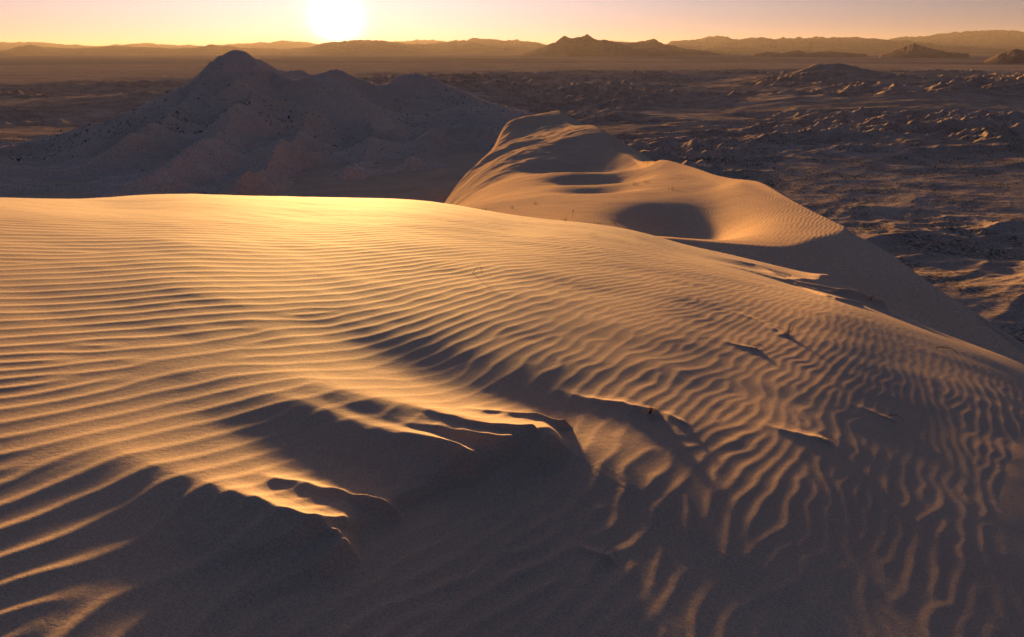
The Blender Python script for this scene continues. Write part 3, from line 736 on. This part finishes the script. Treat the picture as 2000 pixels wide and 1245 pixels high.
def ground(x, y):
    x = np.atleast_1d(np.asarray(x, float)); y = np.atleast_1d(np.asarray(y, float)); r = np.hypot(x, y); z = zD(x, y)
    th_ = np.degrees(np.arctan2(x, y))
    k = (r > 170) & (r < 1100) & (th_ < 12); c = np.full(x.shape, -1e3)
    if k.any(): c[k] = zC(x[k], y[k]) - 60 * sstep(6, 14, th_[k]) * sstep(100, 500, r[k])
    k2 = (r < 520) & (r > 38); b = np.full(x.shape, -1e3)
    if k2.any(): b[k2] = zAB(x[k2], y[k2])
    k3 = r <= 38; 
    if k3.any(): b[k3] = -3.0 - .21 * r[k3]
    return z, c, b
def place_shrubs(n, region, mind, maxd):
    a = np.radians(prng.uniform(*region, n)); r = np.sqrt(prng.uniform(mind ** 2, maxd ** 2, n)); x, y = r * np.sin(a), r * np.cos(a)
    dn = fbm(x / 70, y / 70, 500, 3); k = dn > prng.uniform(-.5, .7, n); x, y = x[k], y[k]
    z, c, b = ground(x, y); zt = np.maximum(np.maximum(z, c), b)
    ok = (b < np.maximum(z, c) - .2)
    px, py = project(x, y, zt); ok &= (px > -20) & (px < 2020)
    r = np.hypot(x, y); t = -zt / r
    for f in np.linspace(.05, .97, 40):                       # drop what the nearer ground hides
        zz_, cc_, bb_ = ground(x * f, y * f); m_ = np.maximum(np.maximum(zz_, cc_), bb_)
        ok &= ~(m_ > zt * f + .5)
    return x[ok], y[ok], zt[ok], c[ok] > z[ok]
sx, sy, sz, onC = place_shrubs(3600, (-40, 40), 250, 900)
o_ = np.argsort(np.hypot(sx, sy)); sx, sy, sz, onC = sx[o_], sy[o_], sz[o_], onC[o_]
print('shrubs', len(sx))
for k in range(min(300, len(sx))):
    f_, st_ = SHR[k % 4]; e = bpy.data.objects.new('desert_shrub', None); col.objects.link(e)
    e.location = (sx[k], sy[k], sz[k]); sc_ = float(prng.uniform(.55, 1.25)); e.scale = (sc_, sc_, sc_ * .8); e.rotation_euler[2] = float(prng.uniform(0, 6.28))
    if onC[k]: tag(e, 'small dark shrub dotting the shaded slope of the sand mountain', 'shrub', 'shrubs on the sand mountain')
    else: tag(e, 'small dark shrub dotting the shaded dune field', 'shrub', 'shrubs on the dune field')
    obj('foliage', f_, e); obj('stems', st_, e)
# the countless rest
a_ = np.radians(prng.uniform(-42, 42, 30000)); r_ = np.exp(prng.uniform(math.log(450), math.log(2600), 30000)); x_, y_ = r_ * np.sin(a_), r_ * np.cos(a_)
kp = fbm(x_ / 160, y_ / 160, 501, 3) > prng.uniform(-.4, .6, len(x_)); x_, y_ = x_[kp], y_[kp]
z1, c1, b1 = ground(x_, y_); z_ = np.maximum(z1, c1); kp = b1 < z_ - .2; x_, y_, z_ = x_[kp], y_[kp], z_[kp]; nS = len(x_)
x_ = np.r_[sx[300:], x_]; y_ = np.r_[sy[300:], y_]; z_ = np.r_[sz[300:], z_]; nS = len(x_)
K = 7; sz_ = prng.uniform(.5, 1.3, nS)
d_ = prng.normal(size=(nS, K, 3)); d_[..., 2] = np.abs(d_[..., 2]) * .7; P0 = np.stack([x_, y_, z_ - .1], -1)[:, None] + d_ * sz_[:, None, None] * .5
tri = np.stack([P0, P0 + prng.normal(size=(nS, K, 3)) * .45 * sz_[:, None, None], P0 + prng.normal(size=(nS, K, 3)) * .45 * sz_[:, None, None]], 2).reshape(-1, 3)
me = bpy.data.meshes.new('scrub'); me.vertices.add(len(tri)); me.vertices.foreach_set('co', tri.astype(np.float32).ravel())
me.loops.add(len(tri)); me.loops.foreach_set('vertex_index', np.arange(len(tri), dtype=np.int32)); me.polygons.add(len(tri) // 3); me.polygons.foreach_set('loop_start', np.arange(0, len(tri), 3, dtype=np.int32)); me.update(calc_edges=True); me.materials.append(M_shrub)
o = obj('scrub', me); o['kind'] = 'stuff'; tag(o, 'countless tiny dark bushes scattered over the distant dunes', 'scrub')

sTG = sampler(TG + FG_ + SH)
def zFG(x, y): return float(zA0(np.array([x]), np.array([y]))[0] + sFG(np.array([x]), np.array([y]))[0] + sTG(np.array([x]), np.array([y]))[0])
def at_fg(px, py):
    q = hit(px, py, lambda a, b: zA0(a, b) + sFG(a, b) + sTG(a, b), .9, 18, 1500); return q[0], q[1], zFG(q[0], q[1])
def at_mid(px, py):
    q = hit(px, py, lambda a, b: zAB(a, b), 36, 260, 1500); return q[0], q[1], float(zAB(np.array([q[0]]), np.array([q[1]]))[0])
def grass_tuft(px, py, h, nb, lean, label, mid=False, group=None):
    h = h * (.42 if mid else .8)
    x, y, z = at_mid(px, py) if mid else at_fg(px, py); e = bpy.data.objects.new('dry_grass_tuft', None); col.objects.link(e); e.location = (x, y, z)
    tag(e, label, 'grass tuft', group); V, F, V2, F2 = [], [], [], []
    for i in range(nb):
        a = prng.uniform(0, 6.28); o0 = np.array([math.cos(a), math.sin(a), 0]) * prng.uniform(0, h * (.9 if mid else .12)); d = np.array([math.cos(a) * .5 + lean[0], math.sin(a) * .5 + lean[1], 0]) * h * prng.uniform(.3, .9)
        hh = h * prng.uniform(.45, 1); w = max(.0016, h * .014)
        (tube(V, F, [o0 - [0, 0, .03 * h], o0 + d * .25 + [0, 0, hh * .55], o0 + d * .65 + [0, 0, hh * .9], o0 + d * 1.05 + [0, 0, hh * .82]], w, w * .3, 3) if i % 4 else
         tube(V2, F2, [o0 - [0, 0, .03 * h], o0 + d * .2 + [0, 0, hh * .5], o0 + d * .3 + [0, 0, hh * 1.15]], w * 1.3, w * .5, 3))
    obj('blades', mesh_from('blades', V, F, M_straw), e); obj('stalks', mesh_from('stalks', V2, F2, M_twig), e); return e
def twig(px, py, size, ang, label, rise=.25, nbr=2, mid=False):
    x, y, z = at_mid(px, py) if mid else at_fg(px, py); c, s_ = math.cos(ang), math.sin(ang); V, F = [], []
    def P(u, v, w): return (u * c - v * s_, u * s_ + v * c, w)
    tube(V, F, [P(-size * .5, 0, -.01), P(-size * .2, size * .07, size * rise * .6), P(size * .15, size * .10, size * rise), P(size * .5, 0, size * rise * .35)], size * .016, size * .006, 4)
    for k in range(nbr):
        u = -size * .2 + k * size * .3; tube(V, F, [P(u, size * .07, size * rise * .7), P(u + size * .12, size * .2, size * rise * 1.1), P(u + size * .28, size * .26, size * rise * .7)], size * .010, size * .004, 3)
    o = obj('dead_twig', mesh_from('dead_twig', V, F, M_twig), None, (x, y, z)); tag(o, label, 'twig'); return o
twig(932, 537, .20, -1.0, 'thin dead twig arching over the ripples near the top of the lit slope', .4, 1)
twig(1845, 688, .22, -.9, 'thin bent twig lying on the smooth shaded flank at the far right', .2, 1)
twig(1190, 1086, .07, -.7, 'tiny dark twig at the end of a short sand tail in the bottom shade', .5, 1)
twig(1478, 684, .14, -.5, 'short dark twig at the tip of a thin tail right of the lit ripples', .3, 1)
twig(1614, 866, .12, -.6, 'small twig tip poking out of the sand tail in the right shade', .35, 2)
twig(1744, 822, .12, -.6, 'little twig half buried among faint ripples on the far right shade', .3, 1)
grass_tuft(1268, 808, .075, 16, (.7, -.5), 'sparse dry grass tuft at the tip of the long thin lit sand tail')
grass_tuft(1538, 655, .13, 14, (.7, -.4), 'dry grass tuft on the small tail below the two parallel crest ridges')
grass_tuft(1700, 588, .16, 16, (.7, -.3), 'dry grass tuft at the ragged nose where the crest ridges end')
for px, py, h, lab in [(1102, 433, .9, 'dry grass tuft left of the tall dead stalk on the lit hollow floor'), (1165, 441, .8, 'dry grass tuft between the dead stalk and the big round hollow'), (1200, 438, .8, 'dry grass tuft beside the left rim of the big round hollow'),
                       (948, 413, .9, 'dry grass tuft just behind the foreground crest at the left of the lit flat'), (1046, 400, .7, 'small lone tuft on the lit flat before the wrinkled slope'), (1000, 408, .7, 'small tuft on the lit flat left of the lone tuft'),
                       (1240, 362, 1.2, 'low tuft on the hummocky patch between the two far hollows'), (1262, 358, 1.1, 'low tuft at the right of the hummocky patch above the big hollow'), (1312, 371, 1.1, 'isolated dark tuft right of the hummocky patch on the lit slope')]:
    grass_tuft(px, py, h, 26, (.25, -.1), lab, True)
twig(1120, 425, .6, 1.2, 'tall dead stalk standing on the lit flat left of the big round hollow', .9, 3, True)
print('plants', time.time() - T0)

# ------------------------------------------------------------------ dusty air
def haze_box(x0, x1, y0, y1, z0, z1, density, colr, aniso):
    me = bpy.data.meshes.new('haze'); v = [(x, y, z) for x in (x0, x1) for y in (y0, y1) for z in (z0, z1)]
    me.from_pydata(v, [], [(0, 1, 3, 2), (4, 6, 7, 5), (0, 4, 5, 1), (2, 3, 7, 6), (0, 2, 6, 4), (1, 5, 7, 3)]); me.update()
    m = bpy.data.materials.new('haze_air'); m.use_nodes = True; n = m.node_tree.nodes; l = m.node_tree.links; n.clear()
    o_ = n.new('ShaderNodeOutputMaterial'); pv = n.new('ShaderNodeVolumePrincipled')
    pv.inputs['Density'].default_value = density; pv.inputs['Color'].default_value = (*colr, 1); pv.inputs['Anisotropy'].default_value = aniso
    l.new(pv.outputs[0], o_.inputs['Volume']); me.materials.append(m)
    o = bpy.data.objects.new('haze', me); col.objects.link(o); o['kind'] = 'stuff'; o['label'] = 'warm dusty air fading the far mountains'; o['category'] = 'haze'
    return o
haze_box(-170000, 170000, -170000, 170000, -140, 1500, 0.95e-5, (.52, .45, .41), .35)
print('all', time.time() - T0)
